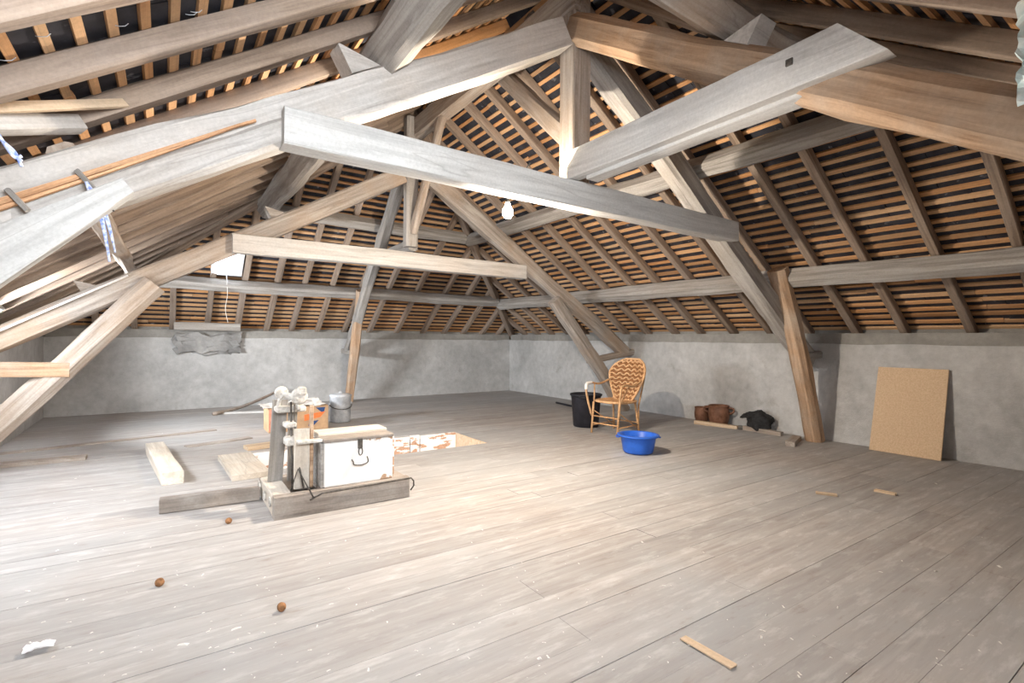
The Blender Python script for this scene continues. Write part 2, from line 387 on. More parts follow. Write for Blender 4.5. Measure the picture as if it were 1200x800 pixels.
def rough_wall(name, p0, p1, normal, z0, z1, thick, mat, label, cuts=None, cap=True):
    """inner face p0-p1 in plan, uneven plaster; cuts = list of (s0, s1, za, zb) openings"""
    p0 = V((*p0, 0)); p1 = V((*p1, 0)); L = (p1-p0).length; d = (p1-p0)/L; n = V((*normal, 0))
    bm = bmesh.new(); ns = int(L/0.09); nz = 14; S = [L*i/ns for i in range(ns+1)]; Z = [z0+(z1-z0)*i/nz for i in range(nz+1)]
    g = {}
    for i, s in enumerate(S):
        for k, z in enumerate(Z):
            q = p0+d*s
            off = 0.022*noise.noise((s*0.8, z*1.4, len(name)))+0.010*noise.noise((s*4, z*4, len(name)+3.3))
            if z < z0+0.14: off += 0.02*max(0, noise.noise((s*2.1, 7.1, len(name))))
            if i in (0, ns): off = 0
            zz = z+(0.018*noise.noise((s*2.2, 0, 9.1)) if k == nz else 0)
            g[i, k] = bm.verts.new((q.x+n.x*off, q.y+n.y*off, zz))
    for i in range(ns):
        for k in range(nz):
            sm, zm = (S[i]+S[i+1])/2, (Z[k]+Z[k+1])/2
            if cuts and any(a < sm < b and e < zm < f for a, b, e, f in cuts): continue
            bm.faces.new((g[i, k], g[i+1, k], g[i+1, k+1], g[i, k+1]))
    ex = bmesh.ops.extrude_face_region(bm, geom=bm.faces[:])
    for v_ in [e for e in ex['geom'] if isinstance(e, bmesh.types.BMVert)]: v_.co -= n*thick
    o = link(name, done(bm, name, False), mat); tag(o, label, kind='structure')
    return o
rough_wall('wall_right', (XR, YN-.3), (XR, YB+.3), (-1, 0), -0.03, ZW, 0.34, 'plaster', 'low grey plastered knee wall with the chipboard sheet leaning on it')
rough_wall('wall_back', (XL-.3, YB), (XR+.3, YB), (0, -1), -0.03, ZW, 0.34, 'plaster', 'low grey plastered knee wall below the small roof window')
rough_wall('wall_left', (XL, YN-.3), (XL, YB+.3), (1, 0), -0.03, ZW, 0.34, 'plaster', 'low plastered knee wall under the left slope, seen only at its far end')
rough_wall('wall_front', (XL-.3, YN), (XR+.3, YN), (0, 1), -0.03, ZW, 0.34, 'plaster', 'low plastered knee wall behind the viewpoint')
# darker render along the head of the walls, behind the rafter feet
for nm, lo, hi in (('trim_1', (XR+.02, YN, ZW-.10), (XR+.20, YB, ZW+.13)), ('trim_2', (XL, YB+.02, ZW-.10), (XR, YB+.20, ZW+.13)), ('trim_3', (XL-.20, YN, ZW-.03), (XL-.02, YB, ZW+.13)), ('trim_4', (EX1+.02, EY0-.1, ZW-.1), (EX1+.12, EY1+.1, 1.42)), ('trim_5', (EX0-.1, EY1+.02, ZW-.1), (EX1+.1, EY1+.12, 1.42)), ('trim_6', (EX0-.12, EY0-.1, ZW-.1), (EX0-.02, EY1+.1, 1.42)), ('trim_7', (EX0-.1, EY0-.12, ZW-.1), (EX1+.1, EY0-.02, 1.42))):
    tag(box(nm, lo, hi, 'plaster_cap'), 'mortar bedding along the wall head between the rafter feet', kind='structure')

# ------------------------------------------------------------------ roof slopes
class Slope:
    def __init__(s, p0, p1, a0, a1):
        s.p0 = V(p0); s.u = (V(p1)-V(p0)); s.U = s.u.length; s.u.normalize()
        d = V(a0)-s.p0; s.ul = d.dot(s.u); s.v = d-s.u*s.ul; s.VL = s.v.length; s.v.normalize()
        s.ur = (V(a1)-s.p0).dot(s.u); s.n = s.u.cross(s.v)
        if s.n.z < 0: s.n = -s.n
    def at(s, u, v, n): return s.p0+s.u*u+s.v*v+s.n*n
    def lo(s, v): return s.ul*v/s.VL
    def hi(s, v): return s.U+(s.ur-s.U)*v/s.VL
    def vmax(s, u):
        a = s.VL*u/s.ul if u < s.ul else s.VL
        b = s.VL*(s.U-u)/(s.U-s.ur) if u > s.ur else s.VL
        return min(a, b)
    def mat(s, u, v, n):
        mm = Matrix((s.u, s.v, s.u.cross(s.v))).transposed().to_4x4(); mm.translation = s.at(u, v, n); return mm
A1 = (RX, A1Y, RZ); A2 = (RX, A2Y, RZ)
SL = {
 'right': Slope((EX1, EY0, EZ), (EX1, EY1, EZ), A1, A2),
 'left':  Slope((EX0, EY1, EZ), (EX0, EY0, EZ), A2, A1),
 'front': Slope((EX0, EY0, EZ), (EX1, EY0, EZ), A1, A1),
 'back':  Slope((EX1, EY1, EZ), (EX0, EY1, EZ), A2, A2)}
RAFD = 0.095
LS = 0.115
HOLES = {'back': (EX1-0.955, EX1-0.60, 1.53, 2.02), 'front': (1.40, 2.70, 1.05, 2.0), 'left': (5.50, 6.75, 0.12, 0.76), 'left_mid': (4.46, 5.30, 0.12, 0.56), 'left_far': (2.80, 3.70, 0.10, 0.36)}   # u0,u1,v0,v1 of the roof windows; all but the back one are added for light
LABEL = {'right': 'right roof slope: dark slates on orange-brown battens and rafters', 'left': 'left roof slope, battens and slates seen close under the ridge',
         'front': 'front hip slope over the viewpoint, slates on battens', 'back': 'back hip slope with the small roof window'}
lb = bmesh.new(); box_bm(lb, (0, -0.020, -0.0115), (1, 0.020, 0.0115)); lath_me = done(lb, 'lath'); lath_me.materials.append(MATS['lath_wood'])
sb_ = bmesh.new(); box_bm(sb_, (-0.098, -0.02, 0), (0.098, 0.155, 0.006)); slate_me = done(sb_, 'slate'); slate_me.materials.append(MATS['slate'])
raf_pos = {'right': [], 'left': [], 'front': [], 'back': []}
yy = 1.69-0.53*5
while yy < EY1:
    raf_pos['right'].append(yy-EY0+random.uniform(-.03, .03)); yy += 0.53
for yv in (-.9, -.4, .1, .62, 1.12, 1.62, 2.11, 2.58, 3.07, 3.58, 4.08, 4.58, 5.08, 5.58, 6.02, 6.45, 6.95, 7.45, 7.95, 8.45, 8.95, 9.45): raf_pos['left'].append(EY1-yv)
for k in range(17): raf_pos['front'].append(.3+.5*k+random.uniform(-.03, .03))
for xv in (-1.35, -.88, -.40, .10, .60, 1.05, 1.51, 1.94, 2.40, 2.90, 3.4, 3.98, 4.58, 5.08, 5.55, 6.05, 6.5): raf_pos['back'].append(EX1-xv)
CEIL = {}
for key, S in SL.items():
    holes = [h for k, h in HOLES.items() if k.split('_')[0] == key]
    bm = bmesh.new()
    def strip(v0, v1, a0, a1, b0, b1):
        q = [S.at(a0, v0, .150), S.at(b0, v0, .150), S.at(b1, v1, .150), S.at(a1, v1, .150)]
        t = [p_+S.n*0.03 for p_ in q]
        f = [bm.verts.new(p_) for p_ in q+t]
        for ii in ((0, 1, 2, 3), (7, 6, 5, 4), (0, 4, 5, 1), (1, 5, 6, 2), (2, 6, 7, 3), (3, 7, 4, 0)): bm.faces.new([f[i] for i in ii])
    vs2 = sorted({-0.55, S.VL+0.22, *[h[2] for h in holes], *[h[3] for h in holes]})
    for v0, v1 in zip(vs2, vs2[1:]):
        row = sorted(h for h in holes if h[2] <= v0 and h[3] >= v1)
        e0, e1 = S.lo(v0)-.3, S.lo(v1)-.3
        for h in row:
            strip(v0, v1, e0, e1, h[0], h[0]); e0 = e1 = h[1]
        strip(v0, v1, e0, e1, S.hi(v0)+.3, S.hi(v1)+.3)
    ceil = tag(link('ceiling_'+key, done(bm, 'ceiling'), 'deck'), LABEL[key], kind='structure'); CEIL[key] = ceil
    # rafters
    for u in sorted(raf_pos[key]):
        if u < 0.15 or u > S.U-0.15: continue
        vm = S.vmax(u)
        if vm < 0.5: continue
        segs = [(-0.12, vm-0.02)]
        for hole in holes:
            if hole[0]-.03 < u < hole[1]+.03: segs = [(-0.12, hole[2]), (hole[3], vm-.02)]
        for a, b in segs:
            if b-a < .15: continue
            k = random.uniform(-.02, .02)
            timber('rafter', S.at(u, a, RAFD/2), S.at(u+k, b, RAFD/2), random.uniform(.07, .09), RAFD, 'rafter_bulb_glow' if key == 'left' and 3.9 < EY1-u < 4.3 else 'rafter_wood', ceil, up=S.n, seg=8, wob=.012, cham=.1)  # one left rafter carries the bulb's warm glow in its colour
    # battens
    v = 0.06
    while v < S.VL-0.02:
        a, b = S.lo(v)+.01, S.hi(v)-.01
        spans = [(a, b)]
        for hole in sorted(holes):
            if hole[2]-.03 < v < hole[3]+.03:
                e_ = spans.pop(); spans += [(e_[0], hole[0]-.03), (hole[1]+.03, e_[1])]
        for (a, b) in spans:
            x = a
            while x < b-0.02:
                L = random.uniform(1.9, 3.4)
                if b-(x+L) < 0.8: L = b-x
                o = bpy.data.objects.new('lath', lath_me); C.objects.link(o); o.parent = ceil
                mm = S.mat(x, v+random.uniform(-.004, .004), RAFD+.0125)
                o.matrix_local = mm @ Matrix.Rotation(random.uniform(-.003, .003), 4, 'Z') @ Matrix.Diagonal((L-.004, random.uniform(.85, 1.12), random.uniform(.85, 1.1), 1))
                x += L
        v += LS
    # slates
    sl = bmesh.new(); near = []
    v = -0.2; row = 0
    while v < S.VL:
        a, b = S.lo(max(v, 0))-.05, S.hi(max(v, 0))+.05
        u = a+(0.1 if row % 2 else 0)
        while u < b:
            cu, cv = u+.1+random.uniform(-.004, .004), v+random.uniform(-.006, .006)
            if not any(hole[0]-.12 < cu < hole[1]+.12 and hole[2]-.17 < cv < hole[3]+.02 for hole in holes):
                wp = S.at(cu, cv, .13)
                d = (wp-V((0, 0, H)))
                mm = S.mat(cu, cv, .122+(.0 if S.u.cross(S.v).dot(S.n) > 0 else .006)) @ Matrix.Rotation(random.uniform(-.03, .03), 4, 'Z') @ Matrix.Rotation((-.05 if S.u.cross(S.v).dot(S.n) > 0 else .05)+random.uniform(-.02, .02), 4, 'X')
                if key == 'left' and d.dot(FW) > .5 and abs(d.dot(RT)/d.dot(FW)) < 1.05 and wp.y < 3.0 and wp.z > 1.9 and wp.z-H < .75*d.dot(FW) and len(near) < 280:
                    near.append(mm)
                else:
                    vv = [sl.verts.new(mm @ V(c)) for c in ((-.098, -.02, 0), (.098, -.02, 0), (.098, .155, 0), (-.098, .155, 0), (-.098, -.02, .006), (.098, -.02, .006), (.098, .155, .006), (-.098, .155, .006))]
                    for ii in ((0, 3, 2, 1), (4, 5, 6, 7), (0, 1, 5, 4), (1, 2, 6, 5), (3, 7, 6, 2), (0, 4, 7, 3)): sl.faces.new([vv[i] for i in ii])
            u += 0.2
        v += LS; row += 1
    so = link('slate_covering', done(sl, 'slates'), 'slate', ceil); so['kind'] = 'stuff'
    for mm in near:
        o = bpy.data.objects.new('slate', slate_me); C.objects.link(o); o.parent = ceil; o.matrix_local = mm
# hip and ridge timbers
for key, (pa, pb) in {'right': ((EX1, EY0, EZ), A1), 'back': ((EX1, EY1, EZ), A2), 'left': ((EX0, EY1, EZ), A2), 'front': ((EX0, EY0, EZ), A1)}.items():
    timber('hip_rafter', V(pa)+V((0, 0, -.01)), V(pb)+V((0, 0, -.01)), .12, .16, 'rafter_wood', CEIL[key], wob=.02)
timber('ridge_beam', (RX, A1Y-.1, 3.93), (RX, A2Y+.1, 3.92), .15, .27, 'timber', CEIL['right'])
Sx = SL['left']
def on_left(px, py, n):
    d = ray(px, py); o0 = V((0, 0, H)); t = (Sx.p0+Sx.n*n-o0).dot(Sx.n)/d.dot(Sx.n); return o0+d*t
timber('splice_timber', on_left(-70, 145, -.0), on_left(92, 146, -.0), .06, .07, 'timber_pale', CEIL['left'], up=Sx.n, seg=5, wob=.006, cham=.08)
timber('splice_board', on_left(-60, 127, .03), on_left(148, 121, .03), .018, .04, 'offcut', CEIL['left'], up=Sx.n, seg=5, wob=.006, cham=.08)
# wire hooks that hold the nearest slates
S = SL['left']
for (px, py) in ((12, 68), (53, 40), (106, 54), (145, 28), (187, 40), (226, 15), (190, 100), (330, 5), (232, 12)):
    d = ray(px, py); o0 = V((0, 0, H)); q = S.p0+S.n*(RAFD-.003); t = (q-o0).dot(S.n)/d.dot(S.n); p_ = o0+d*t
    tube('slate_hook', [p_+S.v*.016-S.n*.002, p_-S.n*.008, p_-S.v*.018-S.n*.004, p_-S.v*.03+S.n*.002], .0016, 'zinc', CEIL['left'], n=5)

def roof_window(name, key, label, pane_open=False):
    S = SL[key.split('_')[0]]; u0, u1, v0, v1 = HOLES[key]
    t = thing(name, S.at((u0+u1)/2, v0, 0), label, 'window'); t['kind'] = 'structure'; del t['category']
    fw = .03
    mm = S.mat(0, 0, 0); sg = 1 if S.u.cross(S.v).dot(S.n) > 0 else -1
    zr = sorted((sg*.0, sg*.20))
    for lo, hi in (((u0-fw, v0-fw), (u1+fw, v0)), ((u0-fw, v1), (u1+fw, v1+fw)), ((u0-fw, v0), (u0, v1)), ((u1, v0), (u1+fw, v1))):
        box('window_frame', (lo[0], lo[1], zr[0]), (hi[0], hi[1], zr[1]), 'white_plastic', t, mm, bev=.003)
    box('pane', (u0, v0, sg*.185-.002), (u1, v1, sg*.185+.002), 'window_glass', t, mm, bev=0)
    return t
w1 = roof_window('window_1', 'back', 'small bright roof window in the back slope above the purlin')
roof_window('added_window_2', 'front', 'wide roof window added in the front slope behind the viewpoint for fill light')
roof_window('added_window_5', 'left_mid', 'square low roof window added in the left slope for fill light, out of view')
roof_window('added_window_4', 'left_far', 'narrow low roof window added in the left slope beside the far leg for fill light')
roof_window('added_window_3', 'left', 'long low roof window added in the left slope for the side daylight, out of view')
# stay bar and cord of the small roof window
S = SL['back']; u0, u1, v0, v1 = HOLES['back']
um = (u0+u1)/2
tube('stay_bar', [S.at(um, v0+.02, .10), S.at(um, v0-.02, -.05), S.at(um-.005, v0-.06, -.12)], .006, 'white_plastic', w1)
cp = S.at(um, v0-.05, -.11)
tube('pull_cord', curve_pts([cp, cp+V((.01, 0, -.2)), cp+V((-.015, 0, -.42)), cp+V((.02, 0, -.62))], 6), .004, 'string', w1, n=5)

# ------------------------------------------------------------------ purlins
def purlin(p0, p1, label, mat='timber', w_=.17, h=.19, **k):
    key = 'right' if 'right slope' in label else 'left' if 'left slope' in label else 'back' if 'back slope' in label else 'front'
    o = timber('purlin', p0, p1, w_, h, mat, None, up=SL[key].n, seg=26, wob=k.pop('wob', .025), **k)      # set square to its slope
    return tag(o, label, 'roof beam', 'purlins under the rafters')
purlin((5.83, -.1, 1.90), (5.83, 9.0, 1.93), 'lower purlin running along the right slope above the knee wall', 'timber_grey')
purlin((4.35, 1.55, 2.90), (4.35, 7.75, 2.92), 'upper purlin running along the right slope behind the bulb', 'timber_grey')
purlin((-.38, 3.08, 2.0), (-.36, 9.0, 2.02), 'lower purlin running along the left slope ending over the round leg', 'timber', .12, .14)
purlin((1.12, 1.6, 2.98), (1.16, 7.8, 2.98), 'upper purlin running along the left slope between both trusses', 'timber_grey', .2, .24)
purlin((-.27, 8.98, 2.0), (5.74, 8.98, 1.98), 'lower purlin along the back slope under the small roof window', 'timber_grey', .16, .17)
purlin((1.26, 7.70, 2.95), (4.26, 7.72, 2.92), 'upper purlin along the back slope by the plain brown truss', 'timber_grey', .15, .17)
purlin((1.26, 1.80, 3.14), (4.0, 1.80, 3.14), 'upper purlin along the front hip slope over the bolted tie', 'timber', .18, .2)
purlin((-.3, .1, 2.0), (5.73, .1, 2.0), 'lower purlin along the front hip slope, out of view', 'timber', .16, .18)

# ------------------------------------------------------------------ trusses
def chock(parent, base, along, up, size=.2, th=.12, mat='timber_pale'):
    """triangular block nailed on the principal to stop a purlin sliding"""
    x = V(along).normalized(); z = V(up); z = (z-x*z.dot(x)).normalized(); yv = z.cross(x)
    bm = bmesh.new(); pr = [(0, 0), (size, 0), (0, size*.9), ]
    A = [bm.verts.new(V(base)+x*a+z*b+yv*th/2) for a, b in pr]; B = [bm.verts.new(V(base)+x*a+z*b-yv*th/2) for a, b in pr]
    bm.faces.new(A); bm.faces.new(B[::-1])
    for i in range(3): bm.faces.new((A[i], A[(i+1) % 3], B[(i+1) % 3], B[i]))
    return link('purlin_block', done(bm, 'block'), mat, parent)

Y1, Y2 = 3.13, 6.20
t1 = thing('roof_truss', (2.72, Y1, 0), 'roof truss with whitened collar tie, king post and the lit bulb', 'roof truss')
# principals
pL = [hit(-250, 306, Y=Y1), hit(200, 160, Y=Y1), hit(330, 122, Y=Y1), hit(500, 86, Y=Y1), hit(655, 42, Y=Y1)]
timber('principal_rafter', pL[0], pL[4], .19, .235, 'timber_pale', t1, seg=22, wob=.03, cham=.1, bow=(0, -.03))
timber('sub_principal', hit(-120, 296, Y=Y1-.03)+V((0, 0, -.05)), hit(345, 150, Y=Y1-.03)+V((0, 0, .0)), .17, .15, 'timber_pale', t1, seg=14, wob=.02)
pR0 = hit(688, 52, Y=Y1+.05); pR1 = V((6.62, Y1+.05, .98))
timber('principal_rafter', pR0, pR1, .19, .24, 'timber_grey', t1, seg=20, wob=.03)
# collar lapped on the near faces
timber('collar_tie', hit(330, 151, Y=Y1-.10), hit(858, 272, Y=Y1-.06), .15, .20, 'timber_white', t1, seg=18, wob=.012, cham=.06)
timber('king_post', (2.73, Y1, 2.46), (2.73, Y1, 4.02), .18, .18, 'timber', t1, up=(0, 1, 0), seg=10, wob=.008, cham=.06)
# legs down to the floor
timber('leg', V((5.70, Y1-.07, 2.02)), V((6.56, Y1-.10, 0.0)), .19, .19, 'timber_brown', t1, up=(1, 0, 0), seg=14, wob=.02, round_=.6, bow=(0, .03))
timber('leg', hit(150, 219, Y=Y1-.22), hit(-230, 416, Y=Y1-.22), .09, .07, 'timber_white', t1, seg=12, wob=.012, cham=.05, h1=.33)
timber('sole_piece', V((6.30, Y1-.02, 1.02)), V((6.80, Y1-.02, 1.05)), .12, .10, 'timber_grey', t1, seg=6, wob=.01)
# braces from the king post to the ridge line
timber('ridge_brace', (2.73, Y1+.05, 2.85), hit(582, 80, Y=4.55), .11, .16, 'timber', t1, seg=10, wob=.02)
chock(t1, hit(408, 92, Y=Y1), (pL[4]-pL[0]), (0, 0, 1), .2, .16)
chock(t1, V((4.52, Y1+.05, 2.72)), (pR0-pR1), (0, 0, 1), .0001, .1)

t2 = thing('roof_truss', (2.62, Y2, 0), 'roof truss with plain brown collar tie and round left leg', 'roof truss')
q0 = hit(-40, 413, Y=Y2); q1 = hit(470, 206, Y=Y2)
timber('principal_rafter', q0, q1, .18, .205, 'timber', t2, seg=20, wob=.02, cham=.1)
timber('principal_rafter', hit(500, 207, Y=Y2), V((6.60, Y2, 1.00)), .18, .21, 'timber', t2, seg=20, wob=.03)
timber('collar_tie', hit(272, 285, Y=Y2-.10), hit(614, 319, Y=Y2-.10), .14, .20, 'timber_pale', t2, seg=14, wob=.012, cham=.06)
timber('king_post', (2.62, Y2, 2.38), (2.62, Y2, 4.05), .16, .16, 'timber_grey', t2, up=(0, 1, 0), seg=8, wob=.01)
timber('leg', hit(182, 334, Y=Y2-.1), hit(-45, 540, Y=Y2-.1), .20, .21, 'timber', t2, up=(1, 0, 0), seg=14, wob=.02, round_=.9)
timber('leg', hit(648, 352, Y=Y2-.08), V((6.52, Y2-.08, .0)), .17, .19, 'timber', t2, up=(1, 0, 0), seg=14, wob=.03, bow=(0, .03))
timber('sole_piece', hit(690, 422, Y=Y2-.02), V((6.78, Y2-.02, 1.0)), .13, .10, 'timber', t2, seg=6, wob=.01)
timber('sole_piece', hit(82, 433, Y=Y2-.16), hit(-60, 433, Y=Y2-.16), .08, .13, 'timber_brown', t2, seg=6, wob=.006, cham=.05)
timber('ridge_brace', (2.63, Y2-.10, 2.55), (2.68, 5.40, 3.85), .08, .11, 'timber', t2, seg=8, wob=.02)
chock(t2, hit(318, 258, Y=Y2), q1-q0, (0, 0, 1), .17, .14, 'timber')
chock(t2, hit(98, 345, Y=Y2), q1-q0, (0, 0, 1), .16, .14, 'timber')
# a white cable duct along the upper edge of its left principal
tube('cable_duct', [hit(-30, 400, Y=Y2-.13), hit(150, 322.5, Y=Y2-.13)], .011, 'white_plastic', t2, n=6)

# half truss of the near hip: rises from the front wall to the near king post
h1_ = thing('hip_truss', (2.72, 1.6, 0), 'half truss of the front hip with bolted white tie and thick brown principal', 'roof truss')
hp = [hit(676, 36, X=2.72), hit(900, 88, X=2.72), hit(1200, 146, X=2.72)]
e = hp[2]+(hp[2]-hp[1]).normalized()*1.35
timber('principal_rafter', e, hp[0], .21, .235, 'timber_brown', h1_, seg=24, wob=.03, round_=.5, bow=(0, -.03))
ta = hit(676, 200, X=2.60); tb = hit(975, 84, X=2.60)
timber('tie', V((2.60, ta.y+.06, 2.54)), V((2.60, 1.00, 2.56)), .10, .215, 'timber_white', h1_, seg=14, wob=.008, cham=.04, cut1=-.20)
timber('tie_batten', V((2.67, ta.y-.1, 2.435)), V((2.67, 1.20, 2.45)), .12, .05, 'timber_white', h1_, seg=12, wob=.008, cham=.1)
bq = hit(925, 73, X=2.545)
box('bolt', (-.006, -.018, -.018), (.012, .018, .018), 'iron', h1_, Matrix.Translation(bq), bev=.003)
chock(h1_, V((2.72, 1.66, 2.89)), hp[0]-e, (0, 0, 1), .001, .1)
chock(h1_, V((2.72, 1.60, 2.84)), (hp[0]-e), (0, 0, 1), .17, .15)

# half truss of the far hip
h2_ = thing('hip_truss', (2.8, 8.2, 0), 'half truss of the back hip with slim leg standing behind the pail', 'roof truss')
timber('principal_rafter', (2.62, 6.35, 3.55), (2.88, 9.72, .98), .15, .17, 'timber_grey', h2_, seg=18, wob=.03)
timber('tie', (2.66, 6.2, 2.42), (2.74, 7.75, 2.42), .12, .16, 'timber_grey', h2_, seg=8, wob=.01)
timber('leg', (2.80, 8.75, 2.02), (2.87, 9.62, 0.0), .14, .15, 'timber_brown', h2_, up=(1, 0, 0), seg=12, wob=.02)
timber('sole_piece', (2.88, 9.35, .93), (2.88, 10.0, .95), .14, .09, 'timber_grey', h2_, seg=5, wob=.01)

# ------------------------------------------------------------------ bulb
bp = hit(595, 246, Y=3.42)
lamp = thing('pendant_bulb', bp+V((0, 0, .15)), 'lit warm light bulb hanging under the white collar tie', 'light bulb')
lathe('bulb', [(0, -.052), (.020, -.048), (.030, -.034), (.034, -.016), (.030, .004), (.020, .022), (.014, .034), (.014, .044)], 'bulb_glass', lamp, Matrix.Translation(bp) @ Matrix.Scale(1.3, 4), 20)
lathe('socket', [(.0, .085), (.010, .085), (.017, .075), (.018, .036), (0, .036)], 'socket', lamp, Matrix.Translation(bp), 16)
tube('flex', [bp+V((0, 0, .08)), bp+V((0, -.04, .15)), bp+V((0, -.24, .26)), bp+V((0, -.30, .30))], .004, 'socket', lamp)
pl = bpy.data.lights.new('bulb_light', 'POINT'); pl.energy = 102; pl.color = (1.0, 0.87, 0.72); pl.shadow_soft_size = .035
po = bpy.data.objects.new('bulb_light', pl); C.objects.link(po); po.location = bp+V((0, 0, -.09))

# ------------------------------------------------------------------ chest on the platform scale
sc = thing('platform_scale', (1.08, 3.9, 0), 'old dusty wooden platform scale with iron weighing head', 'weighing scale')
BX0, BX1, BY0, BY1 = .60, 1.54, 3.62, 4.28
def bar(name, lo, hi, mat, parent, wob=.006, w_=None):
    """horizontal hewn bar lo..hi"""
    lo = V(lo); hi = V(hi); d = hi-lo
    if d.x >= d.y:
        return timber(name, V((lo.x, (lo.y+hi.y)/2, (lo.z+hi.z)/2)), V((hi.x, (lo.y+hi.y)/2, (lo.z+hi.z)/2)), d.y, d.z, mat, parent, seg=8, wob=wob, cham=.06)
    return timber(name, V(((lo.x+hi.x)/2, lo.y, (lo.z+hi.z)/2)), V(((lo.x+hi.x)/2, hi.y, (lo.z+hi.z)/2)), d.x, d.z, mat, parent, seg=8, wob=wob, cham=.06)
bar('base_beam', (BX0, BY0, 0), (BX1, BY0+.07, .15), 'plank_old', sc)
bar('base_beam', (BX0, BY1-.07, 0), (BX1, BY1, .13), 'plank_old', sc)
bar('base_beam', (BX0, BY0+.07, .0), (BX0+.12, BY1-.07, .145), 'plank_pale', sc)
bar('base_beam', (BX1-.08, BY0+.07, .0), (BX1, BY1-.07, .13), 'plank_old', sc)
for i in range(4):
    y0 = BY0+.075+i*.125
    bar('platform_board', (BX0+.30, y0, .125), (BX1-.01, y0+.12, .148), 'plank_old', sc, .003)
tube('base_rod', [(BX0+.22, BY0-.008, .10), (.9, BY0-.012, .135), (BX1+.01, BY0-.010, .145), (BX1+.03, BY0-.01, .12), (BX1+.035, BY0, .08), (BX1+.01, BY0, .05)], .006, 'iron', sc)
# column: two boards with the iron work between
timber('column_board', (.675, 4.05, .145), (.705, 4.05, .74), .10, .028, 'timber_grey', sc, up=(0, 1, 0), seg=8, wob=.006, cham=.08)
timber('column_board', (.80, 3.78, .145), (.80, 3.78, .56), .10, .035, 'plank_pale', sc, up=(0, 1, 0), seg=8, wob=.004, cham=.08)
box('column_edge', (.852, 3.76, .145), (.875, 3.80, .72), 'timber_brown', sc)
timber('column_board', (.78, 4.02, .145), (.785, 4.02, .72), .06, .03, 'timber_grey', sc, up=(0, 1, 0), seg=8, wob=.004, cham=.08)
box('cross_head', (.66, 3.92, .66), (.86, 4.08, .70), 'dusty_iron', sc, bev=.008)
hx = Matrix.Rotation(math.radians(90), 4, 'X') @ Matrix.Rotation(math.radians(10), 4, 'Y')
lathe('lever_weight', [(0, -.016), (.034, -.018), (.046, -.010), (.046, .010), (.034, .018), (0, .016)], 'dusty_iron', sc, Matrix.Translation((.70, 3.98, .80)) @ hx, 20)
lathe('lever_weight', [(0, -.012), (.022, -.030), (.044, -.026), (.058, -.012), (.058, .012), (.044, .026), (.022, .030), (0, .012)], 'dusty_iron', sc, Matrix.Translation((.805, 3.90, .775)) @ hx, 20)
tube('lever_arm', curve_pts([(.68, 4.0, .68), (.69, 3.98, .75), (.72, 3.95, .79), (.78, 3.92, .76), (.80, 3.88, .68)], 5), .014, 'dusty_iron', sc)
box('lever_block', (.79, 3.86, .785), (.85, 3.92, .845), 'dusty_iron', sc, bev=.012)
tube('lever_arm', curve_pts([(.70, 3.96, .80), (.75, 3.94, .76), (.80, 3.90, .79)], 5), .010, 'dusty_iron', sc)
tube('hanger_rod', [(.75, 3.90, .74), (.745, 3.84, .42), (.74, 3.78, .16)], .007, 'iron', sc)
tube('hanger_rod', [(.77, 3.88, .72), (.77, 3.82, .40), (.80, 3.70, .16)], .006, 'iron', sc)
tube('hanger_rod', [(.72, 3.72, .155), (.76, 3.70, .30), (.84, 3.60, .12)], .005, 'iron', sc)
box('beam_shelf', (.76, 3.70, .465), (.97, 3.78, .485), 'dusty_iron', sc, bev=.004)
box('beam_bracket', (.70, 3.80, .44), (.77, 3.90, .50), 'dusty_iron', sc, bev=.01)
box('beam_bracket', (.70, 3.84, .56), (.78, 3.94, .60), 'dusty_iron', sc, Matrix.Identity(4), bev=.01)
for q in ((BX0-.005, 3.72, .10), (BX0-.005, 3.95, .08), (BX0-.005, 4.18, .10)):
    tube('base_ring', [V(q)+V((-.006, .028*math.cos(a), .028*math.sin(a))) for a in [k*math.pi/6 for k in range(12)]], .006, 'dusty_iron', sc, closed=True, n=6)

ch = thing('wooden_chest', (1.175, 3.83, .151), 'white painted wooden chest with hasp and handle on the scale platform', 'chest')
CM = Matrix.Translation((1.175, 3.665, .151))
box('body', (-.25, 0, 0), (.25, .34, .31), 'chest_paint', ch, CM, bev=.006)
box('lid', (-.255, -.006, .312), (.255, .16, .336), 'plank_old', ch, CM, bev=.005)
box('lid', (-.252, .163, .312), (.262, .36, .352), 'plank_pale', ch, CM, bev=.005)
box('end_panel', (.252, .02, .02), (.268, .34, .31), 'peeling_paint', ch, CM, bev=.004)
box('end_panel', (-.272, .0, .0), (-.252, .34, .31), 'timber_grey', ch, CM, bev=.004)
hs = box('hasp', (-.017, -.012, .25), (.017, -.002, .325), 'iron', ch, CM, bev=.003)
tube('staple', [V((.0+.014*math.sin(a), -.016, .232-.028*math.cos(a))) for a in [k*math.pi/6 for k in range(12)]], .004, 'iron', hs, CM, closed=True, n=6)
tube('handle', curve_pts([(-.058, -.003, .175), (-.056, -.03, .165), (-.05, -.034, .145), (0, -.036, .138), (.045, -.034, .150), (.05, -.03, .172), (.052, -.003, .185)], 5), .0045, 'iron', ch, CM)

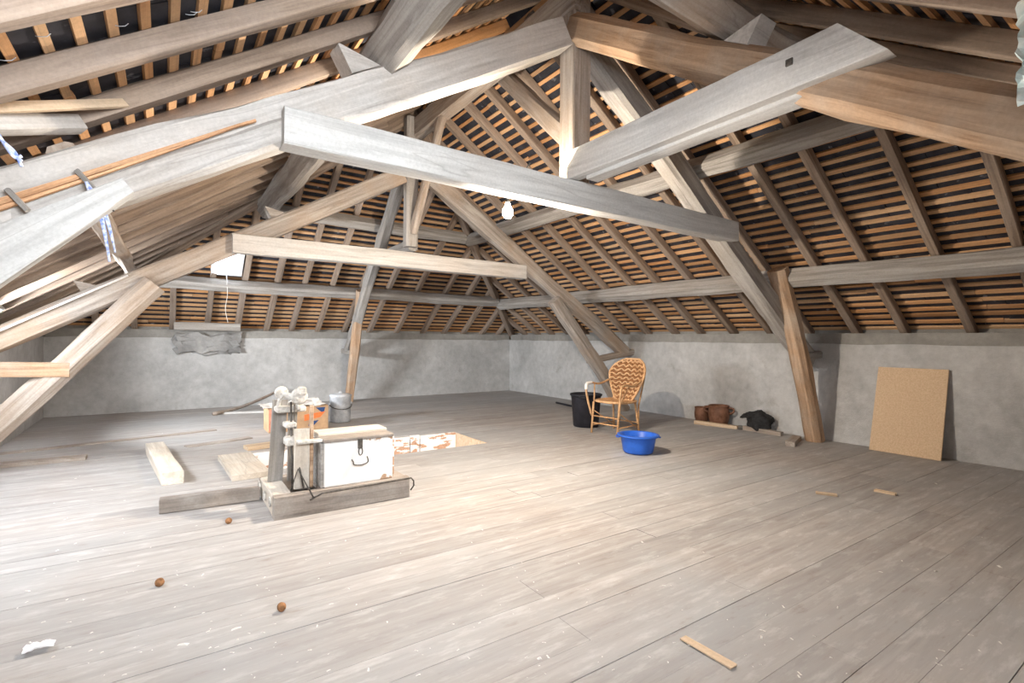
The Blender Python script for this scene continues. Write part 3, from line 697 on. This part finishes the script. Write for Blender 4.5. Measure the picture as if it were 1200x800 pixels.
# ------------------------------------------------------------------ loose timber on the floor
def loose(name, a, b, w_, h, mat, label, cat, z=0.0, **k):
    a = V((a[0], a[1], z+h/2)); b = V((b[0], b[1], z+h/2))
    return tag(timber(name, a, b, w_, h, mat, None, seg=8, wob=k.pop('wob', .008), cham=k.pop('cham', .06), **k), label, cat)
loose('timber_beam', (-.02, 4.20), (.585, 4.155), .075, .095, 'plank_old', 'grey squared beam lying beside the foot of the scale', 'beam')
loose('timber_block', (-.075, 6.45), (.06, 4.95), .16, .10, 'plank_pale', 'long whitish plank lying alone, hollow worn at its end', 'plank', w1=.15)
loose('floor_plank', (.58, 5.72), (.62, 4.80), .29, .045, 'plank_pale', 'pale wide board bridging the corner of the stair opening', 'plank', cham=.02)
loose('floor_plank', (-1.30, 6.42), (-.62, 6.42), .14, .035, 'plank_old', 'thin board lying on the floor near the round leg of the plain truss', 'plank')
loose('floor_plank', (-1.40, 7.1), (.55, 7.55), .10, .012, 'plank_old', 'long thin lath lying flat on the floor before the back wall', 'plank')
loose('floor_plank', (.2, 6.55), (.85, 6.75), .12, .012, 'plank_old', 'short dark lath lying flat between the loose plank and box', 'plank')
loose('floor_plank', (1.25, 6.15), (.72, 6.06), .16, .04, 'offcut', 'brown board lying along the edge of the stair opening', 'plank')
loose('wall_stick', (6.40, 4.62), (6.52, 4.02), .09, .05, 'offcut', 'pale split board on the floor under the brown jugs', 'board', wob=.02)
loose('wall_stick', (6.52, 3.94), (6.52, 3.42), .07, .055, 'timber', 'brownish split board on the floor in front of the black bag', 'board', wob=.02)
loose('wall_stick', (6.50, 4.01), (6.54, 3.95), .08, .05, 'iron', 'small dark block wedged between the two split boards', 'block')
loose('wall_stick', (5.95, 3.02), (6.48, 3.20), .10, .05, 'timber', 'grey board end lying at the foot of the reddish truss leg', 'board', wob=.02)
loose('offcut', tuple(hit(956, 578, Z=0))[:2], tuple(hit(981, 581, Z=0))[:2], .045, .014, 'offcut', 'small orange wood offcut, nearer the blue basin of the two', 'offcut')
loose('offcut', tuple(hit(1025, 575, Z=0))[:2], tuple(hit(1050, 580, Z=0))[:2], .045, .016, 'offcut', 'small orange wood offcut lying before the leaning chipboard', 'offcut')
loose('batten_strip', tuple(hit(800, 748, Z=0))[:2], tuple(hit(860, 783, Z=0))[:2], .035, .006, 'offcut', 'thin pale wooden strip pressed flat on the open floor', 'strip')
tag(tube('branch', curve_pts([(.62, 8.95, .025), (1.0, 9.25, .06), (1.45, 9.6, .18), (1.75, 9.82, .30)], 6), .03, 'timber', n=7, r1=.018), 'crooked brown branch leaning against the back wall', 'branch')
loose('floor_plank', (.75, 9.1), (1.9, 8.8), .10, .03, 'timber_white', 'whitish dusty board lying by the crooked branch', 'plank')

# ------------------------------------------------------------------ cardboard box and pail
cb = thing('cardboard_box', (1.48, 7.15, 0), 'open cardboard box with orange and dark blue print behind the scale', 'box')
bx0, bx1, by0, by1, bh = 1.08, 1.80, 6.95, 7.35, .31
for lo, hi in (((bx0, by0, .0), (bx1, by0+.008, bh)), ((bx0, by1-.008, .0), (bx1, by1, bh)), ((bx0, by0+.008, 0), (bx0+.008, by1-.008, bh)), ((bx1-.008, by0+.008, 0), (bx1, by1-.008, bh))):
    box('panel', lo, hi, 'cardboard', cb, bev=.002)
box('bottom', (bx0+.01, by0+.01, .0), (bx1-.01, by1-.01, .008), 'cardboard', cb, bev=0)
def flat(name, pts, mat, parent, th=.002):
    bm = bmesh.new(); a = [bm.verts.new(V(q)) for q in pts]; nrm = (V(pts[1])-V(pts[0])).cross(V(pts[2])-V(pts[0])).normalized()*th
    b = [bm.verts.new(V(q)+nrm) for q in pts]; bm.faces.new(a); bm.faces.new(b[::-1]); n_ = len(a)
    for i in range(n_): bm.faces.new((a[i], a[(i+1) % n_], b[(i+1) % n_], b[i]))
    return link(name, done(bm, name), mat, parent)
fy = by0-.003
flat('print', [(bx0, fy, .02), (bx0+.10, fy, .02), (bx0+.10, fy, .29), (bx0, fy, .29)], 'print_pink', cb)
flat('print', [(1.50, fy, .12), (1.70, fy, .16), (1.76, fy, .23), (1.50, fy, .20)], 'print_orange', cb)
flat('print', [(1.55, fy, .05), (1.62, fy, .06), (1.68, fy, .12), (1.56, fy, .11)], 'print_blue', cb)
flat('print', [(1.64, fy, .285), (1.76, fy, .285), (1.74, fy, .20)], 'print_blue', cb)
def crumple(name, pts_fn, nu, nv, mat, parent=None, smooth=False, mw=None):
    bm = bmesh.new(); g = [[bm.verts.new(pts_fn(i/nu, j/nv)) for j in range(nv+1)] for i in range(nu+1)]
    for i in range(nu):
        for j in range(nv): bm.faces.new((g[i][j], g[i+1][j], g[i+1][j+1], g[i][j+1]))
    o = link(name, done(bm, name, smooth), mat, parent, mw)
    md = o.modifiers.new('solid', 'SOLIDIFY'); md.thickness = .006
    return o
crumple('flap', lambda a, b: V((bx0-.06+a*.74, by0-.03+b*.46, bh+.015+.035*noise.noise((a*5, b*4, 2.2))+.03*(a > .5)*b)), 16, 10, 'dust_sheet', cb)

pa = thing('metal_pail', (2.09, 7.42, 0), 'tall galvanised pail with lid and wire handle near the back hip leg', 'bucket')
PM = Matrix.Translation((2.09, 7.42, 0))
lathe('body', [(0, .004), (.135, .004), (.14, .012), (.138, .10), (.142, .105), (.140, .22), (.144, .225), (.146, .36), (.150, .366), (.148, .374), (.0, .374)], 'zinc', pa, PM, 36)
lathe('lid', [(.155, .372), (.157, .382), (.13, .398), (.05, .412), (.025, .415), (.025, .43), (0, .432)], 'zinc', pa, PM, 36)
tube('handle', [PM @ V((.155*math.cos(a), -.155*math.sin(a)*.95-.0, .25-.06*math.sin(a))) for a in [math.pi*k/14 for k in range(15)]], .006, 'iron', pa)
for sgn in (-1, 1): box('handle_ear', (sgn*.15-.012, -.015, .23), (sgn*.15+.012, .015, .28), 'zinc', pa, PM, bev=.003)

# ------------------------------------------------------------------ rattan armchair (front towards local -X)
CX, CY, CR = 4.87, 4.72, math.radians(9)
chair = thing('rattan_armchair', (CX, CY, 0), 'rattan armchair with oval woven back beside the black bin', 'chair', CR)
cm = Matrix.Translation((CX, CY, 0)) @ Matrix.Rotation(CR, 4, 'Z')
def ct(name, pts, r, mat='rattan', par=chair, **k): return tube(name, pts, r, mat, par, cm, **k)
SH = .40
FLp, FRp, BLp, BRp = V((-.25, .20, 0)), V((-.25, -.20, 0)), V((.24, .20, 0)), V((.24, -.20, 0))
FLt, FRt, BLt, BRt = V((-.21, .20, SH)), V((-.21, -.20, SH)), V((.18, .17, SH)), V((.18, -.17, SH))
for a, b in ((FLp, FLt), (FRp, FRt), (BLp, BLt), (BRp, BRt)): ct('leg', [a, b], .014)
for a, b, z in ((FLp, FRp, .13), (FLp, BLp, .10), (FRp, BRp, .10), (BLp, BRp, .13), (FLp, FRp, .22)):
    ta_ = {0: 0}
    q = a+(({'-0.25': FLt}.get('x') or (FLt if a == FLp else FRt if a == FRp else BLt))-a)*(z/SH)
    q2 = b+((FRt if b == FRp else BLt if b == BLp else BRt)-b)*(z/SH)
    ct('stretcher', [q, q2], .009)
ct('stretcher', [V((-.23, .2, .30)), V((.22, .18, .06))], .007); ct('stretcher', [V((-.23, -.2, .30)), V((.22, -.18, .06))], .007)
seat_ring = [V((.0+.235*math.copysign(abs(math.cos(a))**.7, math.cos(a)), .23*math.copysign(abs(math.sin(a))**.7, math.sin(a)), SH+.012)) for a in [2*math.pi*k/32 for k in range(32)]]
ct('seat_rim', seat_ring, .016, closed=True)
bm = bmesh.new()
for k in range(22):
    yv = -.21+.42*k/21; hx_ = .225*max(0.05, (1-abs(yv/.235)**2.6))**.5
    tube_bm(bm, [V((-hx_+2*hx_*i/8, yv, SH+.012-.012*math.sin(math.pi*i/8)+.003*(1 if (i+k) % 2 else -1))) for i in range(9)], .0095, 5)
link('seat', done(bm, 'seat', True), 'rattan', chair, cm)
# oval woven back: leaning surface, wide at the top, narrowing to the seat
BH = .56
def backpt(s, t, off=0.0):          # s -1..1 across, t 0..1 up
    wd = .10+.175*math.sin(min(1, t*1.25+.08)*math.pi/2) if t < .62 else .10+.175*math.sqrt(max(0, 1-((t-.62)/.40)**2))*1.0
    if t > .62: wd = .275*math.sqrt(max(0.0, 1-((t-.62)/.385)**2.2))
    yv = s*wd; z = SH+.0+BH*t; x = .17+.20*t+.03*t*t-.09*(yv/.27)**2*(.4+.6*t)
    return V((x-off, yv, z))
for tone, mat in ((0, 'rattan'), (1, 'rattan_dark')):
    bm = bmesh.new()
    for k in range(20):
        if k % 2 != tone: continue
        t = .02+.95*k/19
        pts = []
        for i in range(33):
            s = -1+2*i/32; zig = .018*(1 if (i//2) % 2 else -1)*(1-abs(s)**6)
            zz = t+zig*(abs(((i % 4)-2))/2)
            pts.append(backpt(s, min(.985, max(.0, t+.026*math.cos(math.pi*i/3))), .004 if tone == 0 else .0))
        tube_bm(bm, pts, .0135 if tone == 0 else .012, 5)
    link('woven_band', done(bm, 'band', True), mat, chair, cm)
bm = bmesh.new()                                   # backing cane sheet behind the bands
g = [[bm.verts.new(backpt(-1+2*i/16, .985*j/16, -.012)) for j in range(17)] for i in range(17)]
for i in range(16):
    for j in range(16): bm.faces.new((g[i][j], g[i+1][j], g[i+1][j+1], g[i][j+1]))
o = link('back_panel', done(bm, 'panel', True), 'rattan_dark', chair, cm); md = o.modifiers.new('s', 'SOLIDIFY'); md.thickness = .006
ol = [backpt(-1, t) for t in [k/20*.98 for k in range(21)]]+[backpt(1, .98-k/20*.98) for k in range(21)]
ct('back_rim', ol, .015)
for sgn in (-1, 1):
    ct('arm', curve_pts([(-.235, .21*sgn, .02+.2), (-.27, .25*sgn, .42), (-.285, .27*sgn, .58), (-.25, .275*sgn, .635), (-.16, .275*sgn, .64), (.0, .27*sgn, .62), (.16, .25*sgn, .66), (.24, .23*sgn, .70)], 6), .014)
    ct('arm_post', [V((-.20, .20*sgn, SH)), V((-.10, .272*sgn, .635))], .010)
    ct('back_strut', [V((.24, .19*sgn, .05)), V((.22, .20*sgn, .35)), V((.30, .235*sgn, .72))], .011)
ct('arm_wrap', curve_pts([(-.283, .268, .555), (-.275, .272, .61), (-.25, .275, .635), (-.16, .275, .64)], 6), .021, 'white_wrap')

# ------------------------------------------------------------------ black bin, blue basin
bn = thing('black_bin', (4.86, 5.28, 0), 'black plastic bin with rim handles behind the rattan chair', 'bin')
BMx = Matrix.Translation((4.86, 5.28, 0))
lathe('body', [(0, .004), (.165, .004), (.175, .014), (.205, .40), (.21, .425), (.222, .43), (.224, .452), (.214, .456), (.205, .44), (.17, .03), (0, .03)], 'black_plastic', bn, BMx, 40)
for sgn in (0, math.pi):
    M2 = BMx @ Matrix.Rotation(sgn+.7, 4, 'Z')
    tube('handle', curve_pts([(.215, -.06, .425), (.25, -.04, .425), (.25, .04, .425), (.215, .06, .425)], 5), .010, 'black_plastic', bn, M2)
tag(tube('black_pipe', [hit(652, 471.5, Z=.03), hit(676, 477, Z=.03)], .018, 'black_plastic', n=8), 'short black pipe lying on the floor beside the bin', 'pipe')

ba = thing('wash_basin', (4.20, 3.74, 0), 'bright blue round plastic basin on the open floor', 'basin')
BAx = Matrix.Translation((4.20, 3.74, 0))
lathe('body', [(0, .006), (.135, .004), (.152, .012), (.160, .03), (.185, .165), (.192, .188), (.214, .192), (.217, .183), (.222, .184), (.221, .198), (.19, .202), (.180, .19), (.152, .03), (.13, .018), (0, .018)], 'blue_plastic', ba, BAx, 48)
for a in (-.62, math.pi-.62):
    M2 = BAx @ Matrix.Rotation(a, 4, 'Z')
    tube('handle', curve_pts([(.205, -.05, .178), (.228, -.035, .172), (.228, .035, .172), (.205, .05, .178)], 5), .007, 'blue_plastic', ba, M2)
tag(crumple('paper_scrap', lambda a, b: V((4.21+a*.10, 3.62+b*.07, .075+.03*noise.noise((a*6, b*5, 3.1)))), 6, 5, 'paper'), 'white scrap of paper lying inside the blue basin', 'paper')

# ------------------------------------------------------------------ jugs, bag, chipboard by the right wall
def jug(loc, r, h, label, two):
    t = thing('earthenware_jug', loc, label, 'jug'); mm = Matrix.Translation(loc)
    lathe('body', [(0, .003), (r*.74, .003), (r*.8, .01), (r*.96, h*.35), (r, h*.6), (r*.93, h*.86), (r*.90, h*.9), (r*1.0, h*.97), (r*.98, h), (r*.88, h*.98), (r*.85, h*.85), (r*.9, h*.5), (r*.7, .02), (0, .02)], 'earthenware', t, mm, 32)
    for a in two:
        M2 = mm @ Matrix.Rotation(a, 4, 'Z')
        tube('handle', curve_pts([(r*.93, 0, h*.9), (r*1.35, 0, h*.86), (r*1.38, 0, h*.70), (r*.98, 0, h*.60)], 5), r*.10, 'earthenware', t, M2)
jug((6.60, 4.655, 0), .105, .225, 'smaller reddish earthenware jug tucked behind the larger one', ())
jug((6.58, 4.36, 0), .145, .285, 'larger brown glazed earthenware pot with two ear handles', (-1.25, 1.9))

def bag():
    bm = bmesh.new(); bmesh.ops.create_icosphere(bm, subdivisions=4, radius=1)
    for v_ in bm.verts:
        d = v_.co.copy(); r = 1+.28*noise.noise(d*1.7+V((3, 1, 8)))+.12*noise.noise(d*4.3)+.06*abs(noise.noise(d*9))
        z = d.z*r
        p_ = V((d.x*r*.115, d.y*r*.17, .13+z*.15))
        if p_.z < .02: p_.z = .004+max(0, p_.z)*.2
        p_.x = min(p_.x, .125)
        if z > .3 and d.y > 0: p_.y += .05*(z-.3); 
        v_.co = p_
    me = done(bm, 'bag', True)
    o = link('black_bag', me, None, None, Matrix.Translation((6.585, 3.76, 0))); me.materials.append(MATS['black_cloth'])
    fl = crumple('flap', lambda a, b: V((-.10+.08*a+.02*noise.noise((a*3, b*6, 1)), -.02+.24*b, .185+.05*a+.02*noise.noise((a*4, b*7, 4.1))-.02*b)), 6, 12, 'black_cloth', o, True, Matrix.Translation((6.585, 3.76, 0)))
    return tag(o, 'crumpled black cloth bag slumped against the right wall', 'bag')
bag()

pb = [V((6.55, 2.455, .0)), V((6.545, 1.812, .0)), V((6.712, 1.800, .925)), V((6.716, 2.430, .925))]
bm = bmesh.new(); nrm = (pb[1]-pb[0]).cross(pb[3]-pb[0]).normalized()
if nrm.x > 0: nrm = -nrm
A = [bm.verts.new(q) for q in pb]; B = [bm.verts.new(q+nrm*.018) for q in pb]
bm.faces.new(A); bm.faces.new(B[::-1])
for i in range(4): bm.faces.new((A[i], A[(i+1) % 4], B[(i+1) % 4], B[i]))
bmesh.ops.bevel(bm, geom=bm.edges[:], offset=.002, segments=1, affect='EDGES')
tag(link('chipboard_sheet', done(bm, 'chip'), 'chipboard'), 'tan chipboard sheet leaning upright against the right wall', 'board')

# ------------------------------------------------------------------ hung bits on the near truss
lb_ = thing('lath_bundle', hit(100, 205, Y=2.98), 'bundle of thin reddish laths stored along the whitened truss rafter', 'laths')
for k in range(5):
    dz = -.004-.012*k
    a = hit(-60, 251, Y=3.005)+V((0, -.006*(k % 3), dz)); b = hit(300-9*k, 141, Y=3.005)+V((0, -.006*(k % 3), dz+.004*random.random()))
    timber('strip', a, b, .018, .010, 'lath_new', lb_, seg=8, wob=.006, cham=.05)
for px, py in ((20, 236), (101, 213)):
    q = hit(px, py, Y=2.97)
    tag(timber('wooden_peg', q+V((-.035, .02, .05)), q+V((.035, -.005, -.035)), .022, .02, 'timber_grey', None, seg=3, wob=.002), 'wooden peg holding the lath bundle %s' % ('next to the blue cord' if px > 50 else 'away from the blue cord'), 'peg')
q = hit(101, 216, Y=2.95)
cd = thing('blue_cord', q, 'blue and white cord hanging from the wooden peg', 'cord')
for dx, ln, rr in ((0, .36, .006), (.012, .20, .005), (-.008, .26, .005), (.02, .28, .004)):
    tube('strand', curve_pts([q+V((dx*.2, -.008, .01)), q+V((.03+dx, -.012, -.07)), q+V((.06+dx, -.01, -.15)), q+V((.085+dx, -.01, -.14-ln*.55))], 6), rr, 'blue_rope', cd, n=6)
tube('strand', curve_pts([q+V((.03, -.015, -.085)), q+V((.055, -.02, -.075)), q+V((.085, -.02, -.09)), q+V((.10, -.02, -.11))], 5), .004, 'socket', cd, n=5)
q = hit(4, 160, Y=2.6)
cd = thing('blue_cord', q, 'pale blue knotted cord on the rafter above the lath bundle', 'cord')
for k in range(3):
    tube('strand', curve_pts([q+V((-.03, 0, .02+.01*k)), q+V((.0, -.01, -.02)), q+V((.03, 0, -.05-.01*k)), q+V((.05, 0, -.10+.02*k))], 5), .006, 'blue_rope', cd, n=6)
lum = hit(1184, 50, X=2.45)
tag(crumple('plastic_sheet', lambda a, b: lum+V((.03*noise.noise((b*7, a*4, 1.2)), -.02-a*.16+.02*noise.noise((b*9, a*2, 5)), .13-b*.36+.02*noise.noise((a*8, b*3, 2)))), 8, 22, 'pale_sheet'), 'crumpled pale blue plastic hanging beside the brown hip principal', 'plastic')

# board and rubble at the head of the back wall below the roof window
tag(timber('lintel_board', (.12, 9.78, 1.36), (1.06, 9.78, 1.36), .10, .13, 'timber_grey', None, seg=8, wob=.01), 'rough board set on the back wall below the roof window', 'board')
bm = bmesh.new(); bmesh.ops.create_cube(bm, size=1); bmesh.ops.subdivide_edges(bm, edges=bm.edges[:], cuts=7, use_grid_fill=True)
for v_ in bm.verts:
    d = v_.co.copy(); v_.co = V((d.x*.90+.10*noise.noise(d*4)+.05*noise.noise(d*9), d.y*.20+.05*noise.noise(d*5), d.z*.30+.10*noise.noise(d*5+V((2, 2, 2)))))
tag(link('rubble_infill', done(bm, 'rubble'), 'rubble', None, Matrix.Translation((.62, 9.97, 1.08))), 'dark rough masonry patch on the back wall under the board', 'masonry')

# ------------------------------------------------------------------ small things on the floor
nutm = bmesh.new(); bmesh.ops.create_icosphere(nutm, subdivisions=3, radius=.02)
for v_ in nutm.verts: v_.co *= 1+.10*noise.noise(v_.co*90); v_.co.z *= .9
nut_me = done(nutm, 'nut', True); nut_me.materials.append(MATS['nut'])
for (px, py), lab in (((268, 610), 'walnut on the floor just in front of the grey beam'), ((187, 682), 'darker walnut alone on the open pale floor'), ((330, 711), 'small brown husk on the floor')):
    o = bpy.data.objects.new('walnut', nut_me); C.objects.link(o); q = hit(px, py, Z=.017); o.location = (q.x, q.y, .017); o.rotation_euler = (px, py, 0)
    tag(o, lab, 'walnut', 'walnuts on the floor')
q = hit(45, 760, Z=.01)
tag(crumple('paper_scrap', lambda a, b: V((q.x-.045+a*.09, q.y-.018+b*.045, .012+.012*noise.noise((a*5, b*4, 8.1))+.008*math.sin(a*3.1))), 10, 6, 'paper', None), 'crumpled white paper scrap beside the crack in the floor', 'paper')
bm = bmesh.new()
for k in range(330):
    px, py = random.uniform(20, 1190), random.uniform(500, 795)
    if py < 560 and random.random() < .4: continue
    c = hit(px, py, Z=0)
    if not (XL+.1 < c.x < XR-.1 and YN+.1 < c.y < YB-.1) or (HX0-.05 < c.x < HX1+.05 and HY0-.05 < c.y < HY1+.05) or (BX0-.05 < c.x < BX1+.1 and BY0-.05 < c.y < BY1+.05): continue
    s = random.uniform(.002, .006)*(1.8 if random.random() < .06 else 1)
    a = random.uniform(0, 6.28); e1 = V((math.cos(a), math.sin(a), 0))*s*random.uniform(.8, 2.2); e2 = V((-math.sin(a), math.cos(a), 0))*s*.7
    base = [bm.verts.new(V((c.x, c.y, .0005))+e1*i+e2*j) for i, j in ((-1, -1), (1, -.7), (1.1, .8), (-.8, 1))]; top = bm.verts.new((c.x, c.y, s*.7))
    bm.faces.new(base[::-1])
    for i in range(4): bm.faces.new((base[i], base[(i+1) % 4], top))
tag(link('plaster_crumbs', done(bm, 'crumbs'), 'plaster_crumb'), 'scattered white plaster crumbs and chips over the floor', 'debris', kind='stuff')
